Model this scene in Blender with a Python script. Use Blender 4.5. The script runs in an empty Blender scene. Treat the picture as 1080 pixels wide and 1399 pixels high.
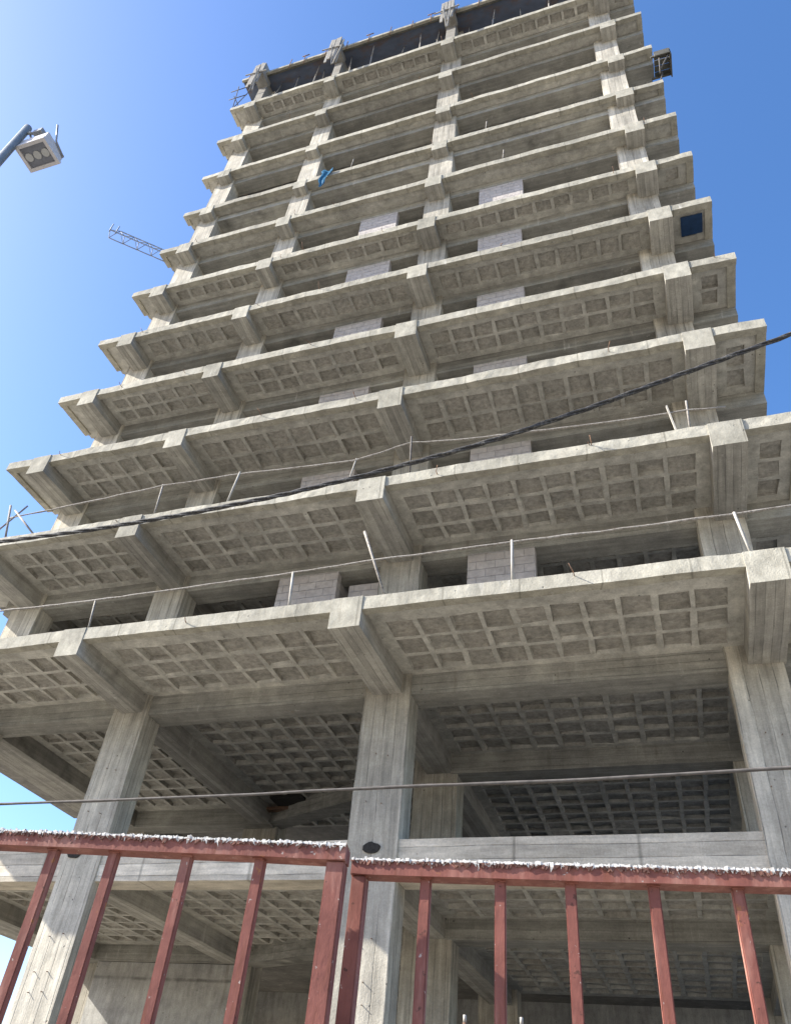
import bpy, bmesh, math, random
from mathutils import Vector, Matrix, noise
R = math.radians
random.seed(7)
sc = bpy.context.scene
col = sc.collection
GZ = -1.6            # ground level, the lens is at height 0

# ------------------------------------------------------------------ materials
class NT:
    def __init__(s, name):
        s.m = bpy.data.materials.new(name); s.m.use_nodes = True
        s.t = s.m.node_tree; s.b = s.t.nodes['Principled BSDF']
        s.pos = s.n('ShaderNodeNewGeometry').outputs['Position']
    def n(s, typ, **kw):
        x = s.t.nodes.new(typ)
        for k, v in kw.items(): setattr(x, k, v)
        return x
    def put(s, sock, v):
        if isinstance(v, bpy.types.NodeSocket): s.t.links.new(v, sock)
        else: sock.default_value = v
    def math(s, op, a, b=0.0, c=None, clamp=False):
        x = s.n('ShaderNodeMath', operation=op); x.use_clamp = clamp
        s.put(x.inputs[0], a); s.put(x.inputs[1], b)
        if c is not None: s.put(x.inputs[2], c)
        return x.outputs[0]
    def scale(s, v3):
        x = s.n('ShaderNodeVectorMath', operation='MULTIPLY')
        s.put(x.inputs[0], s.pos); x.inputs[1].default_value = v3
        return x.outputs[0]
    def noise(s, v3, scale=1.0, detail=4.0, rough=0.55):
        x = s.n('ShaderNodeTexNoise'); s.put(x.inputs['Vector'], s.scale(v3))
        x.inputs['Scale'].default_value = scale; x.inputs['Detail'].default_value = detail
        x.inputs['Roughness'].default_value = rough
        return x.outputs['Fac']
    def ramp(s, f, a, b, lo=0.0, hi=1.0):
        x = s.n('ShaderNodeMapRange'); x.clamp = True
        s.put(x.inputs[0], f)
        for i, v in ((1, a), (2, b), (3, lo), (4, hi)): x.inputs[i].default_value = v
        return x.outputs[0]
    def mix(s, f, a, b, blend='MIX'):
        x = s.n('ShaderNodeMix', data_type='RGBA', blend_type=blend)
        s.put(x.inputs[0], f)
        s.put(x.inputs[6], a if isinstance(a, bpy.types.NodeSocket) else (*a, 1))
        s.put(x.inputs[7], b if isinstance(b, bpy.types.NodeSocket) else (*b, 1))
        return x.outputs[2]
    def gray(s, f):
        x = s.n('ShaderNodeCombineColor')
        for i in range(3): s.put(x.inputs[i], f)
        return x.outputs[0]
    def bump(s, h, strength=0.5, dist=0.02):
        x = s.n('ShaderNodeBump'); s.put(x.inputs['Height'], h)
        x.inputs['Strength'].default_value = strength; x.inputs['Distance'].default_value = dist
        s.t.links.new(x.outputs[0], s.b.inputs['Normal'])
    def done(s, c, rough=0.9):
        s.put(s.b.inputs['Base Color'], c if isinstance(c, bpy.types.NodeSocket) else (*c, 1))
        s.put(s.b.inputs['Roughness'], rough)
        s.b.inputs['Specular IOR Level'].default_value = 0.25
        return s.m

def concrete(name, base, warm, grain=(1, 1, 1), plank=None, plank_w=0.22, joints=0.0, blot=0.55, holes=True, sc=(.74, 1.18)):
    """cast concrete: cloudy tone, grain of the boards, joints between boards, air holes"""
    t = NT(name)
    c = t.mix(t.ramp(t.noise((1, 1, 1), 0.9, 5), .35, .68), base, warm)
    streak = t.noise(grain, 5.0, 6, .65)
    c = t.mix(1.0, c, t.gray(t.ramp(streak, .3, .7, *sc)), 'MULTIPLY')
    cloud = t.noise((1, 1, 1), 2.7, 7, .7)
    c = t.mix(1.0, c, t.gray(t.ramp(cloud, .3, .72, blot + .18, 1.12)), 'MULTIPLY')
    oi = t.n('ShaderNodeObjectInfo')
    c = t.mix(1.0, c, t.gray(t.ramp(oi.outputs['Random'], 0, 1, .88, 1.1)), 'MULTIPLY')          # every pour sets to its own tone
    big = t.noise((1, 1, .6), .42, 3, .6)
    c = t.mix(1.0, c, t.gray(t.ramp(big, .35, .65, .84, 1.08)), 'MULTIPLY')
    drip = t.ramp(t.noise((3.2, 3.2, .35), 1.6, 5, .65), .60, .74)
    c = t.mix(t.math('MULTIPLY', drip, .45), c, (.16, .135, .10))
    chalk = t.ramp(t.noise((4.5, 4.5, .5), 1.1, 5, .7), .62, .72)
    c = t.mix(t.math('MULTIPLY', chalk, .5), c, (.62, .60, .54))
    rust = t.ramp(t.noise((2, 2, .8), .9, 6, .7), .70, .78)
    c = t.mix(t.math('MULTIPLY', rust, .4), c, (.26, .15, .08))
    fine = t.noise((1, 1, 1), 34, 3, .6)
    c = t.mix(1.0, c, t.gray(t.ramp(fine, .3, .7, .88, 1.1)), 'MULTIPLY')
    h = t.math('ADD', t.math('MULTIPLY', streak, .6), t.math('MULTIPLY', fine, .35))
    if plank:
        sx = t.n('ShaderNodeSeparateXYZ'); t.put(sx.inputs[0], t.pos)
        a = t.math('ADD', sx.outputs[0], sx.outputs[1]) if plank == 'xy' else sx.outputs['XYZ'.index(plank.upper())]
        wob = t.math('MULTIPLY', t.noise((1, 1, 1), .8, 2), .05)
        u = t.math('DIVIDE', t.math('ADD', a, wob), plank_w)
        fr = t.math('FRACT', u); d = t.math('ABSOLUTE', t.math('SUBTRACT', fr, .5))
        line = t.ramp(d, .455, .49)                      # 1 at the joint
        brk = t.ramp(t.noise((1, 1, 1), 1.9, 3), .38, .6)
        line = t.math('MULTIPLY', line, t.math('ADD', t.math('MULTIPLY', brk, .75), .2))
        wn = t.n('ShaderNodeTexWhiteNoise', noise_dimensions='1D'); t.put(wn.inputs['W'], t.math('FLOOR', u))
        c = t.mix(1.0, c, t.gray(t.ramp(wn.outputs[0], 0, 1, .84, 1.12)), 'MULTIPLY')
        c = t.mix(t.math('MULTIPLY', line, .62), c, (.05, .048, .042))
        h = t.math('SUBTRACT', h, t.math('MULTIPLY', line, .7))
    if joints:
        sx = t.n('ShaderNodeSeparateXYZ'); t.put(sx.inputs[0], t.pos)
        wob = t.math('MULTIPLY', t.noise((.25, .25, .02), 1.3, 0), 1.2)
        fr = t.math('FRACT', t.math('DIVIDE', t.math('ADD', sx.outputs[0], wob), joints))
        line = t.ramp(t.math('ABSOLUTE', t.math('SUBTRACT', fr, .5)), .482, .498)
        c = t.mix(t.math('MULTIPLY', line, .45), c, (.07, .065, .05))
    if holes:
        v = t.n('ShaderNodeTexVoronoi'); t.put(v.inputs['Vector'], t.pos); v.inputs['Scale'].default_value = 5.5
        pit = t.ramp(v.outputs['Distance'], .05, .11, 1, 0)
        keep = t.ramp(t.noise((1, 1, 1), 3.1, 2), .52, .6)
        pit = t.math('MULTIPLY', pit, keep)
        c = t.mix(t.math('MULTIPLY', pit, .75), c, (.03, .027, .022))
        h = t.math('SUBTRACT', h, pit)
    t.bump(h, .55, .03)
    return t.done(c, .93)

WARM, COOL = (.44, .41, .335), (.34, .33, .30)
M_FASC = concrete('cast_edge_concrete', (.36, .34, .275), (.44, .415, .34), (1, 1, .5), joints=1.35, blot=.6)
M_COLM = concrete('board_marked_column_concrete', (.43, .40, .335), (.53, .49, .40), (1.6, 1.6, .10), 'xy', .235, blot=.6, sc=(.62, 1.24))
M_BEAM = concrete('board_marked_beam_concrete', (.36, .345, .305), (.45, .43, .37), (2.2, .12, 2.2), 'x', .14, blot=.55)
M_EDGE = concrete('line_beam_concrete', (.31, .30, .265), (.40, .385, .33), (.12, 2, 2), 'z', .16, blot=.55)
M_RIB = concrete('rib_concrete', (.45, .435, .385), (.54, .52, .455), (1, 1, 1), blot=.55)
M_WALL = concrete('rear_wall_concrete', (.32, .315, .295), (.42, .41, .375), (1.5, 1.5, .3), 'z', 1.2, blot=.5)
M_LOW = concrete('smooth_grey_beam_concrete', (.64, .575, .46), (.72, .655, .54), (.3, 1, 2), 'z', .215, joints=2.3, blot=.66, holes=True)
M_TOP = concrete('deck_top_concrete', (.19, .18, .165), (.25, .24, .215), blot=.6, holes=False)

def pot_mat():
    t = NT('hollow_pot_soffit')
    c = t.mix(t.ramp(t.noise((1, 1, 1), 1.7, 5), .35, .66), (.33, .315, .275), (.41, .385, .335))
    m = t.noise((1, 1, 1), 9, 6, .7)
    c = t.mix(1.0, c, t.gray(t.ramp(m, .3, .7, .6, 1.2)), 'MULTIPLY')
    smear = t.ramp(t.noise((1, 2.5, 1), 4.2, 5, .7), .56, .66)
    c = t.mix(t.math('MULTIPLY', smear, .6), c, (.46, .43, .36))
    t.bump(m, .8, .04)
    return t.done(c, .95)
M_POT = pot_mat()

def block_mat(name, axis='xz'):
    t = NT(name)
    sx = t.n('ShaderNodeSeparateXYZ'); t.put(sx.inputs[0], t.pos)
    cb = t.n('ShaderNodeCombineXYZ'); t.put(cb.inputs[0], sx.outputs[0] if axis == 'xz' else sx.outputs[1]); t.put(cb.inputs[1], sx.outputs[2])
    b = t.n('ShaderNodeTexBrick'); t.put(b.inputs['Vector'], cb.outputs[0])
    b.inputs['Scale'].default_value = 1; b.inputs['Brick Width'].default_value = .42; b.inputs['Row Height'].default_value = .21
    b.inputs['Mortar Size'].default_value = .009; b.inputs['Mortar Smooth'].default_value = .3
    b.inputs['Color1'].default_value = (.47, .43, .395, 1); b.inputs['Color2'].default_value = (.43, .39, .36, 1)
    b.inputs['Mortar'].default_value = (.36, .335, .315, 1)
    n = t.noise((1, 1, 1), 7, 6, .7)
    c = t.mix(1.0, b.outputs['Color'], t.gray(t.ramp(n, .3, .7, .8, 1.15)), 'MULTIPLY')
    t.bump(t.math('SUBTRACT', t.math('MULTIPLY', n, .4), b.outputs['Fac']), .9, .04)
    return t.done(c, .95)
M_BLK = block_mat('hollow_block_masonry')

def simple(name, base, var=.25, scale=6, rough=.7, metal=0, grain=(1, 1, 1), second=None, bump=.3):
    t = NT(name)
    n = t.noise(grain, scale, 6, .65)
    c = t.mix(1.0, base, t.gray(t.ramp(n, .3, .7, 1 - var, 1 + var)), 'MULTIPLY')
    if second:
        c = t.mix(t.ramp(t.noise(grain, scale * .6, 5, .7), .5, .62), c, second)
    t.bump(n, bump, .004)
    m = t.done(c, rough); t.b.inputs['Metallic'].default_value = metal
    return m
def red_paint():
    t = NT('red_oxide_paint')
    c = t.mix(t.ramp(t.noise((1, 1, 1), 9, 6, .65), .35, .65), (.17, .060, .045), (.25, .092, .068))
    c = t.mix(t.ramp(t.noise((1, 1, .2), 16, 5, .6), .50, .66), c, (.31, .145, .11))          # chalky brush strokes
    c = t.mix(t.math('MULTIPLY', t.ramp(t.noise((1, 1, .12), 26, 5, .65), .58, .70), .8), c, (.16, .055, .03))   # rust runs
    c = t.mix(t.ramp(t.noise((1, 1, .7), 11, 7, .75), .64, .68), c, (.30, .13, .05))            # bare rusty patches
    c = t.mix(t.math('MULTIPLY', t.ramp(t.noise((1, 1, 1), 38, 4, .6), .66, .70), .8), c, (.075, .035, .025))
    c = t.mix(t.math('MULTIPLY', t.ramp(t.noise((1, 1, 1), 70, 3, .5), .69, .73), .7), c, (.48, .42, .36))
    t.bump(t.noise((1, 1, .5), 30, 5, .7), .5, .004)
    return t.done(c, .72)
M_RED = red_paint()
M_RUST = simple('rusty_steel', (.16, .10, .07), .4, 20, .85, 0, second=(.28, .16, .09))
M_ROPE = simple('pale_dusty_steel', (.27, .25, .22), .35, 25, .8, second=(.15, .13, .11))
M_CRUST = simple('white_mortar_crust', (.66, .63, .57), .22, 40, .95, second=(.5, .47, .42), bump=.8)
M_CRUSTD = simple('dark_mortar_shred', (.13, .07, .055), .4, 40, .95, second=(.28, .14, .10), bump=.8)
M_CABLE = simple('black_cable_sheath', (.045, .045, .047), .4, 30, .7, second=(.13, .125, .115))
M_THIN = simple('weathered_wire', (.10, .09, .08), .4, 12, .8)
M_POLE = simple('galvanised_steel', (.25, .265, .27), .12, 8, .55, .3)
M_HOUS = simple('grey_lamp_housing', (.50, .49, .50), .12, 14, .55, .1)
M_DARK = simple('dark_reflector', (.16, .17, .20), .15, 14, .5)
M_LENS = simple('frosted_lamp_glass', (.38, .39, .39), .08, 14, .3)
M_CRANE = simple('crane_blue_grey_paint', (.24, .28, .34), .2, 3, .6)
M_WOOD = simple('formwork_board', (.10, .095, .08), .35, 3, .9, grain=(1, 1, 5), second=(.06, .065, .055))
M_PLY = simple('formwork_plywood', (.10, .12, .165), .2, 1.3, .85, grain=(1, 2, 1), second=(.12, .10, .10))
M_FORM = simple('grey_weathered_board', (.27, .26, .235), .3, 3, .9, grain=(1, 1, 4), second=(.24, .22, .19))
M_TARP = simple('blue_plastic', (.045, .19, .34), .3, 5, .5, bump=.5)
M_NAVY = simple('navy_opening_shade', (.012, .035, .085), .3, 5, .5, bump=.5)  # colour stands for the darkness seen through an opening
M_HOLE = simple('dark_hole_shade', (.035, .033, .03), .5, 18, .95, bump=1)  # shade inside holes and the soffit opening, put into the colour
M_LUMP = simple('pale_plank', (.36, .34, .30), .2, 9, .9)

def ground_mat():
    t = NT('dusty_ground')
    c = t.mix(t.ramp(t.noise((1, 1, 1), .15, 6), .35, .65), (.23, .21, .175), (.31, .285, .24))
    n = t.noise((1, 1, 1), 2.5, 8, .7)
    c = t.mix(1.0, c, t.gray(t.ramp(n, .3, .7, .75, 1.15)), 'MULTIPLY')
    t.bump(n, .5, .05)
    return t.done(c, .95)
M_GND = ground_mat()

# ------------------------------------------------------------------ helpers
def tag(o, label=None, cat=None, group=None, kind=None):
    if label: o['label'] = label
    if cat: o['category'] = cat
    if group: o['group'] = group
    if kind: o['kind'] = kind
    return o
def empty(name, loc, label=None, cat=None, group=None, parent=None):
    o = bpy.data.objects.new(name, None); o.empty_display_size = .3; o.location = loc; col.objects.link(o)
    if parent: setpar(o, parent)
    return tag(o, label, cat, group)
def wloc(o):
    v = o.location.copy()
    if o.parent: v += wloc(o.parent)
    return v
def setpar(o, p):
    """parents are never rotated or scaled: keep world place by subtracting the parent's"""
    w = o.location.copy(); o.parent = p; o.location = w - wloc(p)
def obj(name, bm, mats, parent=None, origin=None, smooth=False):
    if not isinstance(mats, (list, tuple)): mats = [mats]
    if origin is None:
        lo = Vector((min(v.co.x for v in bm.verts), min(v.co.y for v in bm.verts), min(v.co.z for v in bm.verts)))
        hi = Vector((max(v.co.x for v in bm.verts), max(v.co.y for v in bm.verts), max(v.co.z for v in bm.verts)))
        origin = Vector(((lo.x + hi.x) / 2, (lo.y + hi.y) / 2, lo.z))
    origin = Vector(origin)
    bmesh.ops.translate(bm, verts=bm.verts, vec=-origin)
    me = bpy.data.meshes.new(name); bm.to_mesh(me); bm.free()
    for m in mats: me.materials.append(m)
    if smooth:
        for p in me.polygons: p.use_smooth = True
    o = bpy.data.objects.new(name, me); o.location = origin; col.objects.link(o)
    if parent: setpar(o, parent)
    return o
def wob(p, amp, f=1.6, seed=0.0):
    q = Vector(p) * f + Vector((seed, seed * .7, 3.1))
    v = noise.noise_vector(q)
    w = noise.noise_vector(Vector(p) * f * 5.3)
    return Vector(p) + v * amp + w * amp * .45
def solid(bm, x0, x1, y0, y1, z0, z1, seg=0.0, amp=0.0, mi=0, taper=None, f=1.6):
    """box with its faces cut to about seg metres and its surface roughened"""
    def cuts(a, b):
        n = max(1, int(round((b - a) / seg))) if seg else 1
        return [a + (b - a) * i / n for i in range(n + 1)]
    xs, ys, zs = cuts(x0, x1), cuts(y0, y1), cuts(z0, z1)
    vd = {}
    def V(i, j, k):
        key = (i, j, k)
        if key not in vd:
            p = Vector((xs[i], ys[j], zs[k]))
            if amp: p = wob(p, amp, f)
            vd[key] = bm.verts.new(p)
        return vd[key]
    nx, ny, nz = len(xs) - 1, len(ys) - 1, len(zs) - 1
    def q(a, b, c, d):
        fc = bm.faces.new((a, b, c, d)); fc.material_index = mi
    for i in range(nx):
        for j in range(ny):
            q(V(i, j, 0), V(i, j + 1, 0), V(i + 1, j + 1, 0), V(i + 1, j, 0))
            q(V(i, j, nz), V(i + 1, j, nz), V(i + 1, j + 1, nz), V(i, j + 1, nz))
    for i in range(nx):
        for k in range(nz):
            q(V(i, 0, k), V(i + 1, 0, k), V(i + 1, 0, k + 1), V(i, 0, k + 1))
            q(V(i, ny, k), V(i, ny, k + 1), V(i + 1, ny, k + 1), V(i + 1, ny, k))
    for j in range(ny):
        for k in range(nz):
            q(V(0, j, k), V(0, j, k + 1), V(0, j + 1, k + 1), V(0, j + 1, k))
            q(V(nx, j, k), V(nx, j + 1, k), V(nx, j + 1, k + 1), V(nx, j, k + 1))
def tube(bm, pts, r, n=7, mi=0, cap=True, rough=0.0):
    pts = [Vector(p) for p in pts]; rings = []
    for i, p in enumerate(pts):
        t = (pts[min(i + 1, len(pts) - 1)] - pts[max(i - 1, 0)]).normalized()
        a = t.cross(Vector((0, 0, 1)))
        if a.length < 1e-3: a = t.cross(Vector((1, 0, 0)))
        a.normalize(); b = t.cross(a).normalized()
        rr = (r[i] if isinstance(r, (list, tuple)) else r) * (1 + random.uniform(-rough, rough))
        rings.append([bm.verts.new(p + (a * math.cos(2 * math.pi * k / n) + b * math.sin(2 * math.pi * k / n)) * rr) for k in range(n)])
    for A, B in zip(rings, rings[1:]):
        for k in range(n):
            f = bm.faces.new((A[k], A[(k + 1) % n], B[(k + 1) % n], B[k])); f.material_index = mi; f.smooth = True
    if cap:
        bm.faces.new(rings[0][::-1]).material_index = mi; bm.faces.new(rings[-1]).material_index = mi
def hexa(bm, p, mi=0):
    """box from eight corners: four below, four above"""
    v = [bm.verts.new(q) for q in p]
    for a in ((3, 2, 1, 0), (4, 5, 6, 7), (0, 1, 5, 4), (1, 2, 6, 5), (2, 3, 7, 6), (3, 0, 4, 7)):
        bm.faces.new([v[i] for i in a]).material_index = mi
def beam_between(bm, a, b, w, h, mi=0):
    """square bar from a to b, w wide (level), h deep"""
    a, b = Vector(a), Vector(b); t = (b - a).normalized()
    s = t.cross(Vector((0, 0, 1)))
    if s.length < .02: s = Vector((1, 0, 0)); s = (s - t * s.dot(t))
    s.normalize(); u = s.cross(t).normalized(); s = s * w / 2; u = u * h / 2
    hexa(bm, [a - s - u, a + s - u, b + s - u, b - s - u, a - s + u, a + s + u, b + s + u, b - s + u], mi)

def coffers(bm, x0, x1, y0, y1, z, nx, ny, mx, my0, my1, rib=.095, dep=.088):
    """underside of a ribbed slab: one sheet with nx by ny recesses"""
    def lines(a, b, n, m0, m1):
        L = [a]; w = (b - m1 - a - m0 + rib) / n if n else 0
        for i in range(n):
            s = a + m0 + i * w; L += [s, s + w - rib]
        return L + [b]
    xs, ys = lines(x0, x1, nx, mx, mx), lines(y0, y1, ny, my0, my1)
    jit = {}
    def V(i, j):
        if (i, j) not in jit:
            e = .019 if 0 < i < len(xs) - 1 and 0 < j < len(ys) - 1 else 0
            jit[i, j] = bm.verts.new((xs[i] + random.uniform(-e, e), ys[j] + random.uniform(-e, e), z + random.uniform(-e, e) * .3))
        return jit[i, j]
    for i in range(len(xs) - 1):
        for j in range(len(ys) - 1):
            a, b, c, d = V(i, j), V(i, j + 1), V(i + 1, j + 1), V(i + 1, j)
            if nx and ny and i % 2 == 1 and j % 2 == 1:
                cx, cy = (xs[i] + xs[i + 1]) / 2, (ys[j] + ys[j + 1]) / 2
                dd = dep * random.uniform(.6, 1.1) * (.12 if random.random() < .06 else 1); up = []
                tx, ty = random.uniform(-.02, .02), random.uniform(-.02, .02)
                for v in (a, b, c, d):
                    k = random.uniform(.9, .97)
                    up.append(bm.verts.new((cx + (v.co.x - cx) * k, cy + (v.co.y - cy) * k,
                              z + dd + tx * (1 if v.co.x > cx else -1) + ty * (1 if v.co.y > cy else -1))))
                f = bm.faces.new(up); f.material_index = 1
                q = [a, b, c, d]
                for k in range(4):
                    f = bm.faces.new((q[k], q[(k + 1) % 4], up[(k + 1) % 4], up[k])); f.material_index = 1 if random.random() < .5 else 0
            else:
                f = bm.faces.new((a, b, c, d)); f.material_index = 0

# ------------------------------------------------------------------ the tower
YC = 13.30                       # front face of the columns
H = 3.3; Z1 = 7.80
YO = {1: 10.84, 2: 11.16, 3: 11.52, 4: 11.94, 5: 12.24, 6: 12.52, 7: 12.73, 8: 12.93, 9: 12.92, 10: 12.74, 11: 12.52, 12: 12.34}
XL = {1: -18.05, 2: -17.1}; XR = 3.25
YB = 27.0
BEAMS = [(-15.68, -15.10), (-11.33, -10.79), (-5.41, -4.81), (1.575, 2.185)]
COLS = [(-15.95, -15.02), (-11.55, -10.68), (-5.58, -4.63), (1.23, 2.14)]
zf = lambda k: Z1 + H * (k - 1)
tower = empty('unfinished_tower', (-6.6, 20, GZ), 'bare concrete tower block under construction with ribbed overhanging floors', 'building')

def slab(k):
    z = zf(k); y0 = YO[k]; xl = XL.get(k, -16.54)
    bm = bmesh.new(); r = k < 3
    seg = .22 if k < 6 else .35
    # the edge that shows: front strip and its two returns
    solid(bm, xl, XR, y0, y0 + .19, z, z + .27, seg * .7, .022 if k > 1 else .015, 2, f=(1.6, .8, 1.1)[k % 3])
    solid(bm, xl + .004, xl + .2, y0 + .17, YC + .1, z + .005, z + .268, seg, .012, 2)
    solid(bm, XR - .2, XR - .004, y0 + .17, YC + .1, z + .005, z + .268, seg, .012, 2)
    zs = z + .065
    rows = {1: 3, 2: 3, 3: 2, 4: 2, 5: 1, 6: 1, 11: 1}.get(k, 0)
    m0 = {1: .42, 2: .32, 3: .28, 4: .22, 5: .24, 6: .12, 11: .12}.get(k, .2)
    bays = [(BEAMS[0][1], BEAMS[1][0], 6), (BEAMS[1][1], BEAMS[2][0], 8), (BEAMS[2][1], BEAMS[3][0], 10), (BEAMS[3][1], XR - .15, 1)]
    ys = y0 + .17
    coffers(bm, xl + .1, BEAMS[0][1], ys, YC + .3, zs, 0, 0, 0, 0, 0)
    for a, b, n in bays:
        if n > 1 and rows: coffers(bm, a, b, ys, YC + .3, zs, n, rows, .26, m0, .42)
        elif rows: coffers(bm, a, b, ys, YC + .3, zs, 1, rows, .27, m0, .42)
        else: coffers(bm, a, b, ys, YC + .3, zs, 0, 0, 0, 0, 0)
    for (a, _), (_, b) in zip(BEAMS, BEAMS):
        coffers(bm, a, b, ys, YC + .3, zs, 0, 0, 0, 0, 0)
    inner(bm, zs, r)
    # top of the deck and its rear and side edges
    solid(bm, xl + .05, XR - .05, y0 + .15, 20.6, z + .2, z + .262, 0, 0, 3)
    solid(bm, -15.9, XR - .05, 20.602, YB, z + .201, z + .262, 0, 0, 3)
    return obj('floor_slab', bm, [M_RIB, M_POT, M_FASC, M_TOP], tower, (-6.6, 13.3, z))
def inner(bm, zs, r):
    y = YC + .3
    if r:
        coffers(bm, BEAMS[0][1] - .1, BEAMS[1][0], y, 19.95, zs, 6, 9, .3, .45, .4)
        coffers(bm, BEAMS[1][1], BEAMS[2][0], y, 21.5, zs, 9, 12, .3, .45, .1)
        coffers(bm, BEAMS[2][1], BEAMS[3][0], y, 17.3, zs, 10, 5, .26, .45, .3)
        coffers(bm, BEAMS[2][1], BEAMS[3][0], 17.3, 24.5, zs, 10, 10, .26, .7, .4)
        coffers(bm, BEAMS[3][1], XR - .1, y, 17.3, zs, 1, 5, .27, .45, .3)
    else:
        coffers(bm, BEAMS[0][1] - .1, XR - .1, y, 19.95, zs, 0, 0, 0, 0, 0)
def part(name, boxes, mat, parent, seg=.3, amp=.01, origin=None):
    bm = bmesh.new()
    for b in boxes: solid(bm, *b, seg, amp)
    return obj(name, bm, mat, parent, origin)
def skew(parent, z0, z1, xa, ya, xb, yb, w=.55):
    bm = bmesh.new(); beam_between(bm, (xa, ya, (z0 + z1) / 2), (xb, yb, (z0 + z1) / 2), w, z1 - z0)
    return obj('skew_beam', bm, M_EDGE, parent)

for k in range(1, 12):
    s = slab(k); z = zf(k); y0 = YO[k]
    for i, (a, b) in enumerate(BEAMS):
        zb = z - .36 + (0, .02, 0, .03)[i]
        if k == 8 or k == 9: zb += .04
        sg = .16 if k < 5 else .3
        bm = bmesh.new()
        e = -.02 if k < 8 else -.008
        solid(bm, a, b, y0 + e, YC + .12, zb, z + .278, sg, .009, 1)
        for f in bm.faces:                               # only the sawn end is edge concrete
            c = f.calc_center_median(); f.normal_update()
            f.material_index = 1 if c.y < y0 + e + .03 and abs(f.normal.y) > .5 else 0
        obj('cantilever_beam', bm, [M_BEAM, M_FASC], s)
    # beam on the column line, then the inner ones
    xa = -16.3 if k < 3 else -15.7
    part('column_line_beam', [(xa, XR - .02, YC + .07, YC + .66, z - .375, z + .245)], M_EDGE, s, .35, .008)
    part('inner_beam', [(xa, -15.15, YC + .6, YB - .1, z - .37, z + .24)], M_BEAM, s, .5, .008)
    part('inner_beam', [(BEAMS[1][0] - .03, BEAMS[1][1] + .0, YC + .6, 20.4, z - .365, z + .24)], M_BEAM, s, .4, .008)
    if k < 3:
        part('inner_beam', [(BEAMS[2][0], BEAMS[2][1], YC + .6, 24.9, z - .36, z + .24)], M_BEAM, s, .4, .008)
        part('inner_beam', [(BEAMS[3][0], BEAMS[3][1], YC + .6, 24.9, z - .36, z + .24)], M_BEAM, s, .4, .008)
        part('inner_beam', [(BEAMS[2][1], XR + .12, 17.16, 17.78, z - .385, z + .235)], M_EDGE, s, .4, .008)
        part('inner_beam', [(-16.2, BEAMS[1][1], 19.9, 20.5, z - .385, z + .235)], M_EDGE, s, .4, .008)
        skew(s, z - .34, z + .22, -11.1, 20.42, -5.2, 17.75)
    else:
        part('inner_beam', [(BEAMS[2][1], XR + .14, 17.16, 17.78, z - .385, z + .235)], M_EDGE, s, .6, .008)

# short bar ends and wires left sticking out of the slab edges
    random.seed(40 + k)
    for q in range(4 if k < 8 else 2):
        x = random.uniform(-15.5, 3.0); zz = z + random.uniform(.08, .26); wb = bmesh.new(); l = random.uniform(.08, .26)
        tube(wb, [(x, y0 + .04, zz), (x + random.uniform(-.02, .02), y0 - l * .5, zz + random.uniform(-.01, .05)), (x + random.uniform(-.08, .08), y0 - l, zz + random.uniform(-.06, .16))], .009, 5)
        obj('bar_end', wb, M_RUST, s)

# lowest floor: no overhang, deep front beam
s0 = None
def ground_storey():
    z = 4.33
    bm = bmesh.new(); inner(bm, z, True)
    coffers(bm, -16.3, BEAMS[0][1] - .1, YC + .3, 19.95, z, 0, 0, 0, 0, 0)
    solid(bm, -16.3, XR, YC + .3, YB, z + .2, z + .27, 0, 0, 3)
    s = obj('floor_slab', bm, [M_RIB, M_POT, M_FASC, M_TOP], tower, (-6.6, 13.3, z))
    for a, b in ((-16.4, COLS[1][0]), (COLS[1][1], COLS[2][0]), (COLS[2][1], COLS[3][0]), (COLS[3][1], XR)):
        part('column_line_beam', [(a + .002, b - .002, YC + .035, YC + .6, 3.965, 4.625)], M_LOW, s, .3, .008)
    part('inner_beam', [(-16.3, -15.15, YC + .6, YB - .1, 3.96, 4.5)], M_BEAM, s, .5, .008)
    for i in (1, 2, 3):
        part('inner_beam', [(BEAMS[i][0], BEAMS[i][1], YC + .6, 20.4 if i == 1 else 24.9, 3.955, 4.5)], M_BEAM, s, .4, .008)
    part('inner_beam', [(BEAMS[2][1], XR + .12, 17.16, 17.78, 3.94, 4.5)], M_EDGE, s, .4, .008)
    part('inner_beam', [(-16.2, BEAMS[1][1], 19.9, 20.5, 3.945, 4.5)], M_EDGE, s, .4, .008)
    skew(s, 3.97, 4.45, -11.1, 20.42, -5.2, 17.75)
ground_storey()

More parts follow.
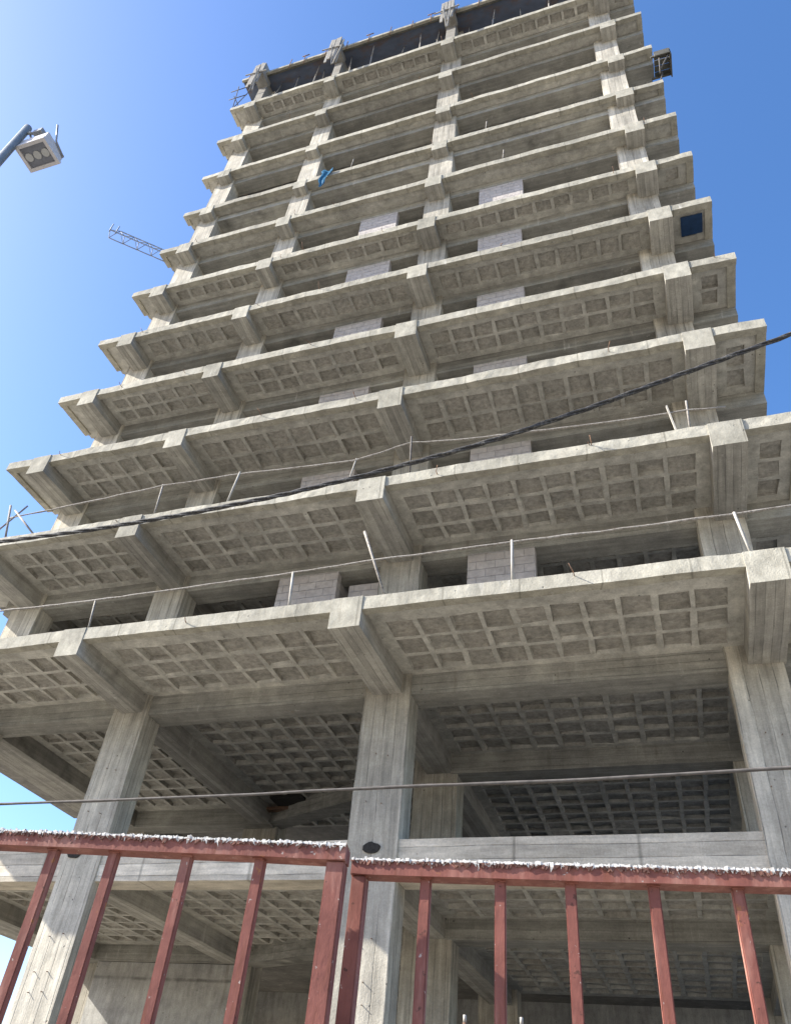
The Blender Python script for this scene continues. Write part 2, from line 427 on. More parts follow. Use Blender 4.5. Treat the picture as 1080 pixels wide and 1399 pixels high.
# columns: each stands from the ground to the deck being cast
ZT = zf(12)
for i, (a, b) in enumerate(COLS):
    bm = bmesh.new()
    solid(bm, a, b, YC, YC + .57, GZ, ZT - .02, .27, .011)
    c = obj('column', bm, M_COLM, tower)
    # dark lumps painted as hole shade and short tie wires left by the formwork
    cx = (a + b) / 2 - (.05, .2, .0, -.12)[i]
    if i:
        hb = bmesh.new(); n = 16
        ring = [(cx + .16 * math.cos(t) * random.uniform(.88, 1.1), 4.47 + .095 * math.sin(t) * random.uniform(.85, 1.12)) for t in [2 * math.pi * q / n for q in range(n)]]
        f_ = [hb.verts.new((x, YC - .028, z)) for x, z in ring]; g_ = [hb.verts.new((x, YC + .03, z)) for x, z in ring]
        hb.faces.new(f_)
        for q in range(n): hb.faces.new((f_[q], f_[(q + 1) % n], g_[(q + 1) % n], g_[q]))
        obj('hole', hb, M_HOLE, c)
    if i in (1, 2, 3):
        for (dx, z) in ((-.12, 3.0), (.16, 3.05), (-.2, 2.42), (.08, 2.43), (-.18, 2.1), (.1, 2.12), (-.1, 6.2), (.14, 6.15), (-.2, 5.3), (.1, 5.25)):
            wb = bmesh.new(); x = (a + b) / 2 + dx
            tube(wb, [(x, YC + .02, z), (x + .008, YC - .055, z - .012)], .0075, 5)
            obj('tie_wire', wb, M_RUST, c)
for (x, y) in ((-16.1, 20.3), (-11.75, 20.3), (-5.72, 17.2), (1.3, 17.2), (-5.72, 24), (1.3, 24), (-11.5, 26.2), (-16.1, 26.2)):
    bm = bmesh.new(); solid(bm, x, x + 1.05, y, y + .6, GZ, ZT - .1, .8, .012)
    obj('inner_column', bm, M_COLM, tower)

# dark plate painted as the shade in a soffit opening by the skew beam
hb = bmesh.new(); solid(hb, -10.45, -9.5, 19.1, 19.7, 7.80, 7.86, .15, .02); obj('opening_shade', hb, M_HOLE, tower)
hb = bmesh.new(); solid(hb, -10.85, -9.3, 19.68, 19.86, 7.70, 7.79, .2, .01); obj('board', hb, M_RUST, tower)
# masonry and walls
for k in range(1, 7):
    z = zf(k)
    random.seed(70 + k); j1, j2 = random.uniform(-.07, .07), random.uniform(-.1, .1)
    part('block_wall', [(-3.54 + j1 * .5, -2.10 + j2, YC + .03, YC + .23, z + .262, z + H - .37)], M_BLK, tower, .5, .004)
    part('block_wall', [(-8.14 + j2, -6.6 + j1 * .6, YC + .03, YC + .23, z + .262, z + H - .37)], M_BLK, tower, .5, .004)
part('block_wall', [(-6.42, COLS[2][0] - .004, YC + .3, YC + .46, zf(1) + .262, zf(1) + 2.67)], M_BLK, tower, .5, .004)
part('block_wall', [(-6.9, -6.72, YC + .26, 16.5, zf(1) + .262, zf(2) - .36)], M_BLK, tower, .5, .004)
for k in range(2, 12):
    z = zf(k)
    part('infill_wall', [(COLS[0][1], COLS[1][0], YC + .72, YC + .9, z + .262, z + H + .02)], M_WALL, tower, .6, .006)
for k in range(1, 12):
    z = zf(k)
    part('partition_wall', [(-10.6, XR - .3, 21.9, 22.1, z + .262, z + H + .02)], M_WALL, tower)
    part('side_wall', [(-15.6, -15.4, 14.2, YB - .3, z + .262, z + H + .02)], M_WALL, tower)
    if k == 1: part('parapet', [(-2.0, COLS[3][0] - .3, 15.4, 15.6, z + .262, z + 2.05)], M_BLK, tower, .6, .006)
part('rear_wall', [(-15.1, -11.0, 20.0, 20.2, GZ, 3.93)], M_WALL, tower, .8, .01)
part('rear_wall', [(-15.9, XR - .3, YB - .2, YB - .01, GZ, 4.58)], M_WALL, tower, 2, .01)
part('rear_wall', [(-15.9, XR - .3, YB - .2, YB, zf(1) + .262, zf(11))], M_WALL, tower, 2, .01)
# stair flight in the dark ground storey
bm = bmesh.new()
for q in range(14):
    solid(bm, -3.9, -2.6, 19.0 + q * .29, 19.32 + q * .29, GZ + .2 + q * .19, GZ + .42 + q * .19)
obj('stair_flight', bm, M_WALL, tower)

# deck being cast on top, still on its formwork
zt = ZT; yt = YO[12]
bm = bmesh.new()
solid(bm, -16.54, XR, yt, yt + .12, zt, zt + .2, .3, .014, 1)
solid(bm, -16.5, XR - .05, yt + .1, YB - 1, zt + .03, zt + .16, 0, 0, 0)
solid(bm, -16.4, XR - .1, yt + .14, yt + .2, zt - .06, zt + .032, 0, 0, 2)
for y in (14.4, 16.2): solid(bm, -16.4, XR - .1, y, y + .1, zt - .1, zt + .028, 0, 0, 0)
top = obj('top_deck', bm, [M_PLY, M_FASC, M_WOOD], tower, (-6.6, 13.3, zt))
part('infill_wall', [(-16.2, XR - .3, 16.6, 16.8, zf(11) + .262, zt - .25)], M_PLY, tower)
for i, (a, b) in enumerate(COLS):
    # boarded boxes at the beam ends, standing above the deck
    a, b = BEAMS[i]; a -= .02; b += .04; yf = yt - .3
    bm = bmesh.new()
    for q in range(4):
        x = a + q * (b - a) / 4
        solid(bm, x + .01, x + (b - a) / 4 - .01, yf - .012 * (q % 2), yf + .04, zf(11) + 1.4 + random.uniform(-.5, .4), zt + .66 + random.uniform(-.1, .1))
    solid(bm, a + .03, b - .03, yf + .05, YC - .4, zt - .5, zt + .66)
    for z in (zf(11) + 2.6, ):
        beam_between(bm, (a - .3, yf - .05, z + random.uniform(-.15, .15)), (b + .3, yf - .05, z + random.uniform(-.15, .15)), .05, .06)
    for q in range(3):
        x = random.uniform(a - .2, b + .2)
        beam_between(bm, (x, yf - .02, zf(11) + .3), (x + random.uniform(-.35, .35), yf - .1, zt + random.uniform(-.5, -.1)), .045, .045)
    solid(bm, a + .1, b - .1, YC - .5, YC + .6, zf(11) + .3, zt - .02)
    obj('column_form', bm, M_FORM, tower)
# steel props under the top deck and starter bars above it
pr = bmesh.new()
tube(pr, [(0, 0, 0), (0, 0, 1.7)], .036, 7); tube(pr, [(0, 0, 1.68), (0, 0, 3.0)], .026, 7)
solid(pr, -.08, .08, -.08, .08, 0.0, .012); tube(pr, [(-.1, 0, 1.7), (.1, 0, 1.7)], .012, 5)
prop0 = obj('steel_prop', pr, M_ROPE, None, (0, 0, 0))
spots = [(-14.6, 0), (-13.4, .1), (-12.3, 0), (-11.9, .25), (-10.3, .1), (-9.2, 0), (-7.8, .15), (-6.6, 0), (-6.0, .3), (-5.85, .05), (-4.3, .25), (-3.1, 0), (-1.7, .15), (-.4, 0), (.9, .1), (2.5, .2)]
WHERE = ['beside the leftmost column form', 'second from the left column form', 'left of the second column form', 'hard against the second column form', 'just right of the second column form',
         'in the left half of the second bay', 'in the right half of the second bay', 'left of the third column form', 'leaning by the third column form', 'hard against the third column form',
         'just right of the third column form', 'right of the third column form, second along', 'near the middle of the right bay', 'right of the middle of the right bay', 'left of the rightmost column form', 'at the right end of the deck']
for i, ((x, dy), w) in enumerate(zip(spots, WHERE)):
    o = prop0 if i == 0 else prop0.copy()
    if i: col.objects.link(o)
    o.location = (x, YO[11] + .35 + dy, zf(11) + .272)
    o.rotation_euler = (R(random.uniform(-2, 2)), R(random.uniform(-5, 5)), random.uniform(0, 3))
    tag(o, 'thin steel prop under the top deck, ' + w, 'prop', 'steel props under the deck being cast')
for q in range(17):
    bm = bmesh.new()
    x = -16.2 + q * 1.15 + random.uniform(-.2, .2); h = random.uniform(.2, .55); t = random.uniform(-.08, .08)
    tube(bm, [(x, yt - .03, zt - .5), (x + t, yt - .04, zt + .2 + h)], .024, 5)
    if q % 3 == 0: tube(bm, [(x - .2, yt - .05, zt + .48), (x + .2, yt - .05, zt + .5)], .026, 5)
    obj('starter_bar', bm, M_RUST, top)

# scaffold frame at the top left corner
sf = empty('scaffold_frame', (-16.9, 12.9, zf(11)), 'thin leaning scaffold frame outside the top left corner of the tower', 'scaffold')
def scaf(name, pts, r=.022):
    bm = bmesh.new(); tube(bm, pts, r, 6); return obj(name, bm, M_THIN, sf)
z11 = zf(11)
scaf('standard', [(-16.45, 12.55, z11 + .25), (-16.75, 12.5, z11 + 3.1)]); scaf('standard', [(-16.4, 13.6, z11 + .25), (-16.75, 13.6, z11 + 3.0)])
scaf('ledger', [(-16.95, 12.5, z11 + 1.5), (-15.9, 12.5, z11 + 1.45)]); scaf('ledger', [(-17.1, 12.5, z11 + 2.6), (-16.0, 12.5, z11 + 2.6)])
scaf('ledger', [(-16.6, 12.4, z11 + 1.5), (-16.6, 13.8, z11 + 1.5)]); scaf('brace', [(-16.35, 12.52, z11 + .3), (-15.6, 12.5, z11 + 2.6)])

# loading platform at the right edge of the ninth floor
lp = empty('loading_platform', (3.4, 13.0, 32.9), 'small dark boarded platform jutting from the right edge near the top', 'platform')
bm = bmesh.new()
for q in range(4): solid(bm, 3.22, 3.78, 12.95 + q * .22, 13.14 + q * .22, 33.5, 33.56)
for y in (12.95, 13.75): solid(bm, 3.1, 3.8, y, y + .06, 33.4, 33.498)
obj('deck', bm, M_WOOD, lp)
bm = bmesh.new(); solid(bm, 3.24, 3.78, 12.9, 12.945, 33.3, 33.7); solid(bm, 3.79, 3.83, 12.95, 13.8, 33.2, 33.8)
obj('side_board', bm, M_WOOD, lp)
for a in ([(3.4, 13.0, 33.4), (3.26, 13.02, 31.9)], [(3.75, 13.0, 33.4), (3.27, 13.05, 32.2)], [(3.5, 13.6, 33.4), (3.27, 13.4, 32.1)]):
    bm = bmesh.new(); tube(bm, a, .028, 6); obj('brace', bm, M_THIN, lp)

# tarpaulin, and a navy sheet painted as the shade of an open void
bm = bmesh.new(); nx, nz = 8, 12; g = {}
for i in range(nx + 1):
    for j in range(nz + 1):
        u, v = i / nx, j / nz; w = 1 - .75 * v
        x = -10.12 + .52 * (.5 + (u - .5) * w) - .1 * v + .05 * math.sin(v * 9)
        g[i, j] = bm.verts.new((x, YO[8] - .07 - .03 * math.sin(u * 8 + v * 2) * (1 - .3 * v) - .05 * v, 31.3 - 1.45 * v + .06 * math.sin(u * 7)))
for i in range(nx):
    for j in range(nz):
        f = bm.faces.new((g[i, j], g[i + 1, j], g[i + 1, j + 1], g[i, j + 1])); f.smooth = True
bmesh.ops.solidify(bm, geom=bm.faces[:], thickness=.012)
tag(obj('tarpaulin', bm, M_TARP), 'crumpled light blue tarpaulin hanging over a slab edge high on the tower', 'tarpaulin')
bm = bmesh.new(); solid(bm, 2.42, 2.98, 12.52, 13.1, 20.97, 21.01, .1, .008)
tag(obj('opening_shade_sheet', bm, M_NAVY), 'square dark navy sheet painted as the shade of an opening in the right end soffit', 'dark opening')

# ------------------------------------------------------------------ guard rails on the two lowest floors
def polyline(pts, step=.35, sag=0.0, amp=0.0):
    out = []
    for a, b in zip(pts, pts[1:]):
        a, b = Vector(a), Vector(b); n = max(1, int((b - a).length / step))
        for i in range(n):
            t = i / n; p = a.lerp(b, t); p.z -= sag * 4 * t * (1 - t)
            p += noise.noise_vector(p * 2.3) * amp; out.append(p)
    out.append(Vector(pts[-1])); return out
def guard(name, label, base, rail, posts):
    g = empty(name, base, label, 'guard rail')
    bm = bmesh.new(); tube(bm, polyline(rail, .3, .012, .014), .021, 6, rough=.25); obj('rail', bm, M_ROPE, g)
    for (pts, r, m) in posts:
        bm = bmesh.new(); tube(bm, pts, r, 6, rough=.1); obj('post', bm, m, g)
    return g
y1 = 10.95
guard('guard_rail', 'thin steel guard rail with short posts along the edge of the lowest overhanging floor', (-6, y1, 8.07),
      [(-18.0, y1, 8.95), (-13.5, y1, 8.9), (-10.96, y1, 8.86), (-6.4, y1, 8.92), (-4.9, y1, 8.97), (-2.1, y1, 8.98), (1.65, y1, 8.97), (3.2, y1, 9.03)],
      [([(-16.9, y1, 8.05), (-16.95, y1, 8.95)], .02, M_ROPE), ([(-10.84, y1, 8.04), (-10.96, y1, 8.86)], .02, M_ROPE),
       ([(-6.34, y1, 8.05), (-6.41, y1, 8.93)], .024, M_LUMP), ([(-4.42, y1, 8.05), (-5.02, y1, 9.72)], .028, M_ROPE),
       ([(-2.11, y1, 8.05), (-2.11, y1, 9.02)], .024, M_LUMP), ([(1.72, y1, 8.05), (1.62, y1, 9.0)], .024, M_LUMP)])
y2 = 11.28
guard('guard_rail', 'thin steel guard rail with crooked posts on the second overhanging floor behind the thick cable', (-6, y2, 11.37),
      [(-15.1, y2, 12.16), (-10.65, y2, 12.38), (-8.55, y2, 12.34), (-5.65, y2, 12.14), (-4.35, y2, 12.42), (-3.07, y2, 12.22), (.2, y2, 12.0), (1.3, y2, 11.98), (2.0, y2, 11.9)],
      [([(-14.86, y2, 11.37), (-15.3, y2, 12.62)], .026, M_ROPE), ([(-15.6, y2, 11.37), (-14.7, y2, 12.5)], .026, M_ROPE), ([(-13.95, y2, 11.37), (-15.05, y2, 12.4)], .026, M_ROPE),
       ([(-10.58, y2, 11.37), (-10.65, y2, 12.42)], .022, M_ROPE), ([(-8.68, y2, 11.37), (-8.56, y2, 12.4)], .024, M_LUMP),
       ([(-5.75, y2, 11.37), (-5.62, y2, 12.2)], .014, M_LUMP), ([(-4.32, y2, 11.37), (-4.37, y2, 12.6)], .022, M_THIN),
       ([(1.28, y2, 11.37), (1.33, y2, 12.25)], .024, M_ROPE)])
pb = bmesh.new(); beam_between(pb, (1.04, y2 - .03, 11.36), (.95, y2 - .03, 12.16), .055, .03)
tag(obj('plank', pb, M_LUMP), 'short pale plank standing against the rail of the second overhanging floor', 'plank')
# loose rods seen against the dark higher floors
for (k, xs) in ((7, (-2.6, )), (8, (-3.3, -8.9))):
    for x in xs:
        bm = bmesh.new(); tube(bm, [(x, YO[k] + .1, zf(k) + .26), (x + .04, YO[k] + .1, zf(k) + 1.15)], .02, 5)
        tag(obj('steel_rod', bm, M_ROPE), {-2.6: 'upright rod on the slab edge right of the third column, high on the tower', -3.3: 'upright rod one floor above the other rod right of the third column',
            -8.9: 'upright rod on the slab edge right of the blue tarpaulin'}[x], 'rod')

# ------------------------------------------------------------------ overhead cables
def catenary(pts, ext=30):
    p0, p1 = Vector(pts[0]), Vector(pts[1]); q0, q1 = Vector(pts[-2]), Vector(pts[-1])
    d = (p0 - p1).normalized(); e = (q1 - q0).normalized()
    L = [p0 + d * ext * t + Vector((0, 0, .012 * (ext * t) ** 2 * .5)) for t in (1, .75, .5, .25, .1)]
    Rr = [q1 + e * ext * t + Vector((0, 0, .004 * (ext * t) ** 2 * .5)) for t in (.1, .25, .5, .75, 1)]
    return L + [Vector(p) for p in pts] + Rr
def resample(pts, step):
    out = [Vector(pts[0])]
    for a, b in zip(pts, pts[1:]):
        n = max(1, int((b - a).length / step))
        out += [a.lerp(b, (i + 1) / n) for i in range(n)]
    for _ in range(6):
        out = [out[0]] + [(out[i - 1] + out[i] * 2 + out[i + 1]) / 4 for i in range(1, len(out) - 1)] + [out[-1]]
    return out
cp = [(-10.63, 8, 8.06), (-8.7, 8, 8.0), (-6.79, 8, 8.02), (-5.23, 8, 8.1), (-3.83, 8, 8.24), (-2.53, 8, 8.42), (-1.67, 8, 8.57), (-.2, 8, 8.93), (.86, 8, 9.24), (2.51, 8, 9.7)]
path = resample(catenary(cp), .09)
cb = empty('overhead_cable', (-5, 8, 8), 'thick black bundled cable slung across the tower, rising to the right', 'cable')
for s in range(3):
    bm = bmesh.new(); pts = []
    for i, p in enumerate(path):
        a = i * .09 * 5.2 + s * 2.094
        pts.append(p + Vector((0, math.cos(a) * .021, math.sin(a) * .021)))
    tube(bm, pts, .019, 6, rough=.08); obj('strand', bm, M_CABLE, cb)
bm = bmesh.new()
wp = resample(catenary([(-5.13, 5, 2.075), (-3.4, 5, 2.07), (-1.79, 5, 2.085), (-.5, 5, 2.08), (.69, 5, 2.1)], 20), .2)
tube(bm, [p + noise.noise_vector(p * 1.5) * .006 for p in wp], .0105, 6, rough=.12)
tag(obj('overhead_wire', bm, M_THIN), 'single thin rusty wire stretched just above the red gates', 'wire')

# ------------------------------------------------------------------ red gates in front
def gate(label, A, B, ztop, posts, bars, seed):
    """A, B: ends of the top rail (x, y)"""
    random.seed(seed)
    A, B = Vector((*A, 0)), Vector((*B, 0)); d = (B - A); L = d.length; d.normalize(); n = Vector((-d.y, d.x, 0))
    g = empty('steel_gate', (A.x, A.y, GZ), label, 'gate', 'red steel gates in front')
    def bar(name, s, w, dep, z0, z1, off=0, lean=0):
        bm = bmesh.new(); p = A + d * s + n * off
        h = w / 2; e = dep / 2
        q = [p - d * h - n * e, p + d * h - n * e, p + d * h + n * e, p - d * h + n * e]
        hexa(bm, [Vector((v.x, v.y, z0)) for v in q] + [Vector((v.x + lean, v.y, z1)) for v in q])
        bmesh.ops.bevel(bm, geom=bm.edges[:], offset=.0035, segments=2, affect='EDGES')
        return obj(name, bm, M_RED, g)
    def rail(z, h, name):
        bm = bmesh.new(); e = .036
        ns = 40; vs = []
        for i in range(ns + 1):
            p = A + d * (L * i / ns); w = noise.noise(p * 4 + Vector((0, 0, z))) * .0022
            vs.append([bm.verts.new((p.x + n.x * o, p.y + n.y * o, zz + w)) for o, zz in ((-e, z - h), (e, z - h), (e, z), (-e, z))])
        for a, b in zip(vs, vs[1:]):
            for q in range(4): bm.faces.new((a[q], b[q], b[(q + 1) % 4], a[(q + 1) % 4]))
        bm.faces.new(vs[0]); bm.faces.new(vs[-1][::-1])
        bmesh.ops.bevel(bm, geom=[x for x in bm.edges if abs((x.verts[0].co - x.verts[1].co).normalized().dot(d)) > .9], offset=.003, segments=2, affect='EDGES')
        return obj(name, bm, M_RED, g)
    tr = rail(ztop, .044, 'top_rail'); rail(GZ + .22, .05, 'bottom_rail')
    # ragged crust of hardened mortar along the top, running down the near face
    bm = bmesh.new(); s = 0.0; e = .0365
    while s < L - .004:
        w = random.uniform(.004, .012); hgt = random.uniform(.005, .012)
        drop = random.uniform(.003, .013) if random.random() > .08 else random.uniform(.014, .024)
        p = A + d * s; q = A + d * min(s + w, L); m = (p + q) / 2 + d * random.uniform(-.006, .006)
        o0 = -e - random.uniform(.001, .006)
        P = lambda v, o, z: Vector((v.x + n.x * o, v.y + n.y * o, z))
        mi = 0
        top = [P(p, -o0 * .9, ztop + hgt * .6), P(q, -o0 * .9, ztop + hgt * .7)]
        fr = [P(p, o0, ztop + hgt * random.uniform(.3, 1)), P(q, o0, ztop + hgt * random.uniform(.3, 1))]
        lo = [P(p, o0 - .001, ztop - drop * .3), P(q, o0 - .001, ztop - drop * .35)]
        tip = P(m, -e - .0015, ztop - drop)
        vv = [bm.verts.new(x) for x in (top[0], top[1], fr[1], fr[0])]; bm.faces.new(vv)
        v3 = bm.verts.new(lo[1]); v4 = bm.verts.new(lo[0]); f = bm.faces.new((vv[2], vv[3], v4, v3))
        v5 = bm.verts.new(tip); f = bm.faces.new((v3, v4, v5)); f.material_index = 1 if random.random() < .25 else 0
        s += w * .82
        if random.random() < .75:       # dark shred curling under the white
            dd = random.uniform(.006, .018); a = random.uniform(-.012, .012); ww = random.uniform(.004, .011)
            hexa(bm, [P(m + d * a, -e - .004, ztop - dd), P(m + d * (a + ww * .4), -e - .004, ztop - dd), P(m + d * (a + ww * .4), -e - .0005, ztop - dd), P(m + d * a, -e - .0005, ztop - dd),
                      P(m - d * ww * .5, o0 - .001, ztop - .001), P(m + d * ww, o0 - .001, ztop - .001), P(m + d * ww, -e, ztop - .001), P(m - d * ww * .5, -e, ztop - .001)], 1)
    obj('mortar_crust', bm, [M_CRUST, M_CRUSTD], tr)
    for s, w, off in posts: bar('post', s, w, .055, GZ, ztop - .004 if off else ztop - .046, off)
    for s in bars: bar('bar', s, .034, .03, GZ + .2, ztop - .0445, 0, random.uniform(-.007, .007))
    for s_, w_ in [(q[0], q[1]) for q in posts] + [(q, .034) for q in bars]:      # weld beads where the uprights meet the rail
        bm = bmesh.new(); n_ = 9
        pts = [A + d * (s_ - w_ / 2 - .002 + (w_ + .004) * i / n_) - n * .0165 + Vector((random.uniform(-.001, .001), 0, ztop - .0455 + random.uniform(-.0015, .0015))) for i in range(n_ + 1)]
        tube(bm, pts, [random.uniform(.0025, .0048) for _ in pts], 6); obj('weld_bead', bm, M_RED, tr)
    return g
random.seed(3)
def along(A, B, pts):
    A, B = Vector(A), Vector(B); d = (B - A).normalized()
    return [(Vector(p) - A).dot(d) for p in pts]
LA, LB = (-3.05, 2.04), (-1.0, 2.402)
bl = along(LA, LB, [(-2.66, 2.1), (-2.43, 2.15), (-2.2, 2.2), (-1.985, 2.25), (-1.765, 2.27), (-1.515, 2.31), (-1.28, 2.35)])
LL = (Vector(LB) - Vector(LA)).length
gate('left red steel gate with white mortar crust, nearest the camera at lower left', LA, LB, .805, [(LL - .03, .058, 0), (.03, .06, 0)], bl, 11)
RA, RB = (-1.022, 2.52), (1.55, 2.83)
br = along(RA, RB, [(-.775, 2.52), (-.545, 2.54), (-.325, 2.56), (-.09, 2.6), (.145, 2.63), (.39, 2.66), (.63, 2.7), (.87, 2.72), (1.1, 2.75)])
RL = (Vector(RB) - Vector(RA)).length
gate('right red steel gate with white mortar crust and a dark shaded post', RA, RB, .80, [(.026, .046, 0), (RL - .03, .058, 0)], br, 12)
for x, lab in ((-.76, 'left of two thin reinforcing rods poking up at the bottom edge'), (-.57, 'right of two thin reinforcing rods poking up at the bottom edge')):
    bm = bmesh.new(); tube(bm, [(x, 3.0, GZ - .1), (x, 3.0, .44)], .007, 6); b = obj('reinforcing_rod', bm, M_RUST); tag(b, lab, 'rod', 'rods behind the right gate')
    bm = bmesh.new(); tube(bm, [(x, 3.0, .441), (x, 3.0, .462)], .006, 6); obj('tip', bm, M_LUMP, b)

# ------------------------------------------------------------------ floodlight mast
px, py = -10.72, 4.05
fl = empty('floodlight', (px, py, GZ), 'tall grey floodlight mast with a square three-lamp head against the bright sky', 'floodlight')
bm = bmesh.new(); tube(bm, [(px, py, GZ), (px, py, 8), (px, py, 15.95)], [.13, .10, .078], 12); solid(bm, px - .25, px + .25, py - .25, py + .25, GZ, GZ + .06)
obj('mast', bm, M_POLE, fl)
hx0, hx1, hy0, hy1, hz = px + .03, px + .72, py + .05, py + .56, 15.12
hd = bmesh.new(); w = .05
solid(hd, hx0, hx1, hy0, hy1, hz + .05, hz + .3)
for b in ((hx0 - .02, hx1 + .02, hy0 - .02, hy0 + w), (hx0 - .02, hx1 + .02, hy1 - w, hy1 + .02), (hx0 - .02, hx0 + w, hy0 + w, hy1 - w), (hx1 - w, hx1 + .02, hy0 + w, hy1 - w)):
    solid(hd, *b, hz, hz + .06)
head = obj('housing', hd, M_HOUS, fl)
bm = bmesh.new(); solid(bm, hx0 + w, hx1 - w, hy0 + w, hy1 - w, hz + .035, hz + .049); obj('reflector', bm, M_DARK, head)
for q in range(3):
    bm = bmesh.new(); c = Vector((hx0 + .15 + q * .195, (hy0 + hy1) / 2 + .0, hz + .012))
    tube(bm, [c, c + Vector((0, 0, .022))], [.082, .088], 20); obj('lamp', bm, M_LENS, head)
bm = bmesh.new()
tube(bm, [(px, py + .02, 15.72), (px + .32, py + .1, 15.72)], .035, 8); tube(bm, [(px + .1, py + .08, 15.72), (px + .2, py + .2, hz + .3)], .022, 6)
tube(bm, [(px + .3, py + .1, 15.72), (px + .3, py + .22, hz + .3)], .022, 6); tube(bm, [(px + .3, py + .1, 15.6), (px + .12, py + .2, hz + .3)], .018, 6)
tube(bm, [(px + .45, py + .1, 15.5), (px + .36, py + .25, hz + .3)], .02, 6)
solid(bm, px + .2, px + .42, py + .03, py + .17, 15.66, 15.78)
obj('bracket', bm, M_POLE, fl)
bm = bmesh.new(); tube(bm, [(hx1 - .02, hy0 + .05, 15.86), (hx1 + .03, hy0 + .2, hz + .3), (hx1 + .03, hy0 + .5, hz + .2)], .02, 6); obj('side_arm', bm, M_POLE, fl)

# ------------------------------------------------------------------ tower crane behind
T = Vector((-39.2, 24.8, 60)); D = Vector((3.3, 3.05, 0)).normalized(); S = Vector((-D.y, D.x, 0))
cr = empty('tower_crane', (T + D * 38).to_tuple()[:2] + (GZ,), 'blue-grey lattice jib of a tower crane reaching out behind the left edge', 'crane')
bm = bmesh.new(); Lj = 37; hj = .95; wj = .42; n = 30
for i in range(n):
    a, b = T + D * (Lj * i / n), T + D * (Lj * (i + 1) / n); m = (a + b) / 2
    for sg in (-1, 1):
        tube(bm, [a + S * wj * sg, b + S * wj * sg], .055, 5); tube(bm, [a + S * wj * sg, m + Vector((0, 0, hj))], .035, 4)
        tube(bm, [m + Vector((0, 0, hj)), b + S * wj * sg], .035, 4)
    tube(bm, [a - S * wj, a + S * wj], .035, 4); tube(bm, [a + Vector((0, 0, hj)) if i else m + Vector((0, 0, hj)), b + Vector((0, 0, hj))], .06, 5)
tube(bm, [T + D * 6 + Vector((0, 0, hj + .02)), T + D * 38 + Vector((0, 0, 9))], .04, 5)
for q in (0, .5): tube(bm, [T + D * q - S * wj + Vector((0, 0, -.25)), T + D * q - S * wj + Vector((0, 0, hj))], .06, 5)
obj('jib', bm, M_CRANE, cr)
bm = bmesh.new(); C = T + D * 38
for sx in (-.9, .9):
    for sy in (-.9, .9): tube(bm, [(C.x + sx, C.y + sy, GZ), (C.x + sx, C.y + sy, 62)], .09, 5)
for i in range(31):
    z = GZ + i * 2.0; c4 = [(-.9, -.9), (.9, -.9), (.9, .9), (-.9, .9)]
    for q in range(4):
        a, b = c4[q], c4[(q + 1) % 4]
        tube(bm, [(C.x + a[0], C.y + a[1], z), (C.x + b[0], C.y + b[1], z + 2)], .045, 4)
tube(bm, [(C.x, C.y, 60), (C.x, C.y, 69)], .25, 6)
obj('mast', bm, M_CRANE, cr)
bm = bmesh.new(); beam_between(bm, C + Vector((0, 0, .4)), C + D * 12 + Vector((0, 0, .4)), 1.1, .5); solid(bm, (C + D * 11).x - 1, (C + D * 11).x + 1, (C + D * 11).y - 1, (C + D * 11).y + 1, 57.8, 60.1)
obj('counter_jib', bm, M_CRANE, cr)
bm = bmesh.new(); solid(bm, C.x - 2.4, C.x - .95, C.y - 1, C.y + .6, 58.2, 60.2); obj('cab', bm, M_HOUS, cr)

# ------------------------------------------------------------------ ground
bm = bmesh.new(); v = [bm.verts.new(p) for p in ((-900, -900, GZ), (900, -900, GZ), (900, 900, GZ), (-900, 900, GZ))]; bm.faces.new(v)
tag(obj('ground', bm, M_GND, None, (0, 0, GZ)), kind='structure')

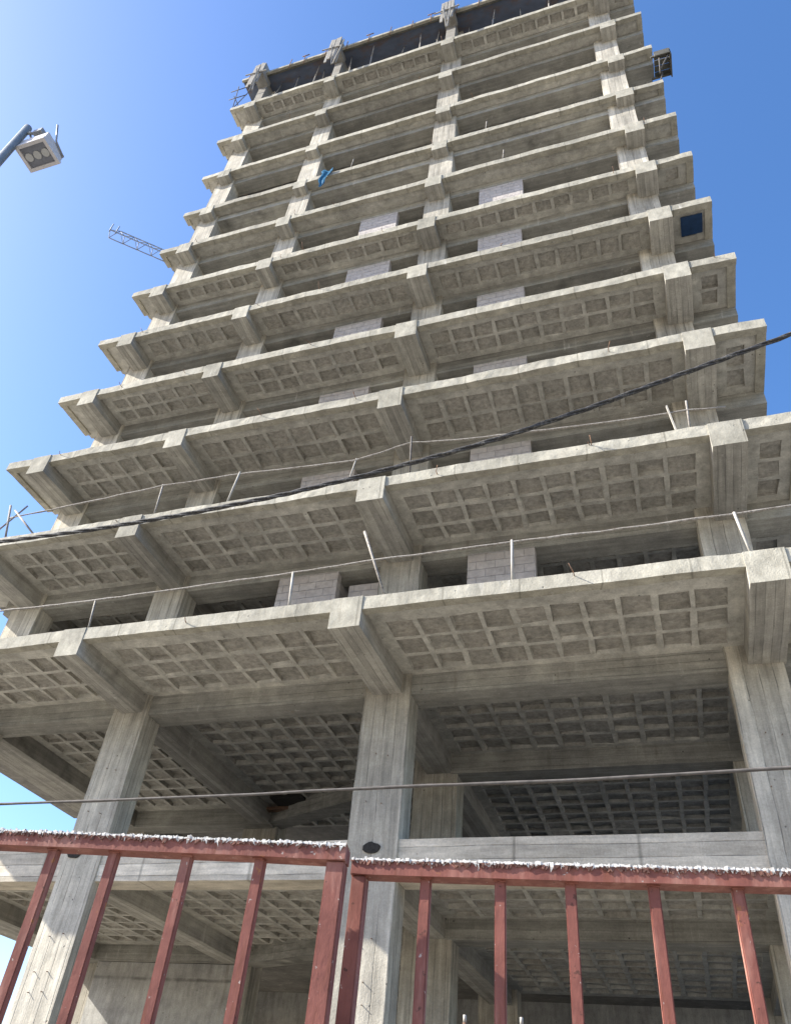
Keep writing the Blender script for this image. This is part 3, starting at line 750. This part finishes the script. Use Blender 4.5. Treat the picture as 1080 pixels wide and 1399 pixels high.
# ------------------------------------------------------------------ light, sky, camera
SD = Vector((-2.8, -1.0, 1.95)).normalized()
el = math.asin(SD.z); az = math.atan2(SD.x, SD.y)
w = bpy.data.worlds.new('World'); sc.world = w; w.use_nodes = True
nt = w.node_tree; bg = nt.nodes['Background']
sky = nt.nodes.new('ShaderNodeTexSky'); sky.sky_type = 'NISHITA'; sky.sun_disc = False
sky.sun_elevation = el; sky.sun_rotation = az; sky.air_density = 1.0; sky.dust_density = 1.35; sky.ozone_density = 3.0; sky.altitude = 100
hs = nt.nodes.new('ShaderNodeHueSaturation'); hs.inputs['Saturation'].default_value = 1.2
nt.links.new(sky.outputs[0], hs.inputs['Color']); mx = nt.nodes.new('ShaderNodeMix'); mx.data_type = 'RGBA'; mx.blend_type = 'MULTIPLY'; mx.inputs[0].default_value = 1; mx.inputs[7].default_value = (1, .94, .985, 1)
nt.links.new(hs.outputs[0], mx.inputs[6]); nt.links.new(mx.outputs[2], bg.inputs[0]); bg.inputs[1].default_value = .10
sl = bpy.data.lights.new('sun', 'SUN'); sl.energy = 3.7; sl.angle = R(.5); sl.color = (1, .95, .86)
so = bpy.data.objects.new('sun', sl); col.objects.link(so); so.rotation_euler = SD.to_track_quat('Z', 'Y').to_euler(); so.location = (-20, -5, 30)

cam = bpy.data.cameras.new('camera'); co = bpy.data.objects.new('camera', cam); col.objects.link(co); sc.camera = co
cam.sensor_fit = 'HORIZONTAL'; cam.sensor_width = 36; cam.lens = 36 * 1075.22 / 1080; cam.clip_start = .05; cam.clip_end = 3000
yaw, pit, rol = R(-21.96423732), R(40.59859854), R(6.39261515)
f = Vector((math.sin(yaw) * math.cos(pit), math.cos(yaw) * math.cos(pit), math.sin(pit)))
r = Vector((math.cos(yaw), -math.sin(yaw), 0)); u = r.cross(f)
r2 = math.cos(rol) * r + math.sin(rol) * u; u2 = -math.sin(rol) * r + math.cos(rol) * u
co.matrix_world = Matrix(((r2.x, u2.x, -f.x, 0), (r2.y, u2.y, -f.y, 0), (r2.z, u2.z, -f.z, 0), (0, 0, 0, 1)))

vs = sc.view_settings; vs.view_transform = 'Standard'; vs.look = 'None'; vs.exposure = 1.81; vs.gamma = 1; vs.use_curve_mapping = False
sc.cycles.max_bounces = 8; sc.cycles.diffuse_bounces = 5
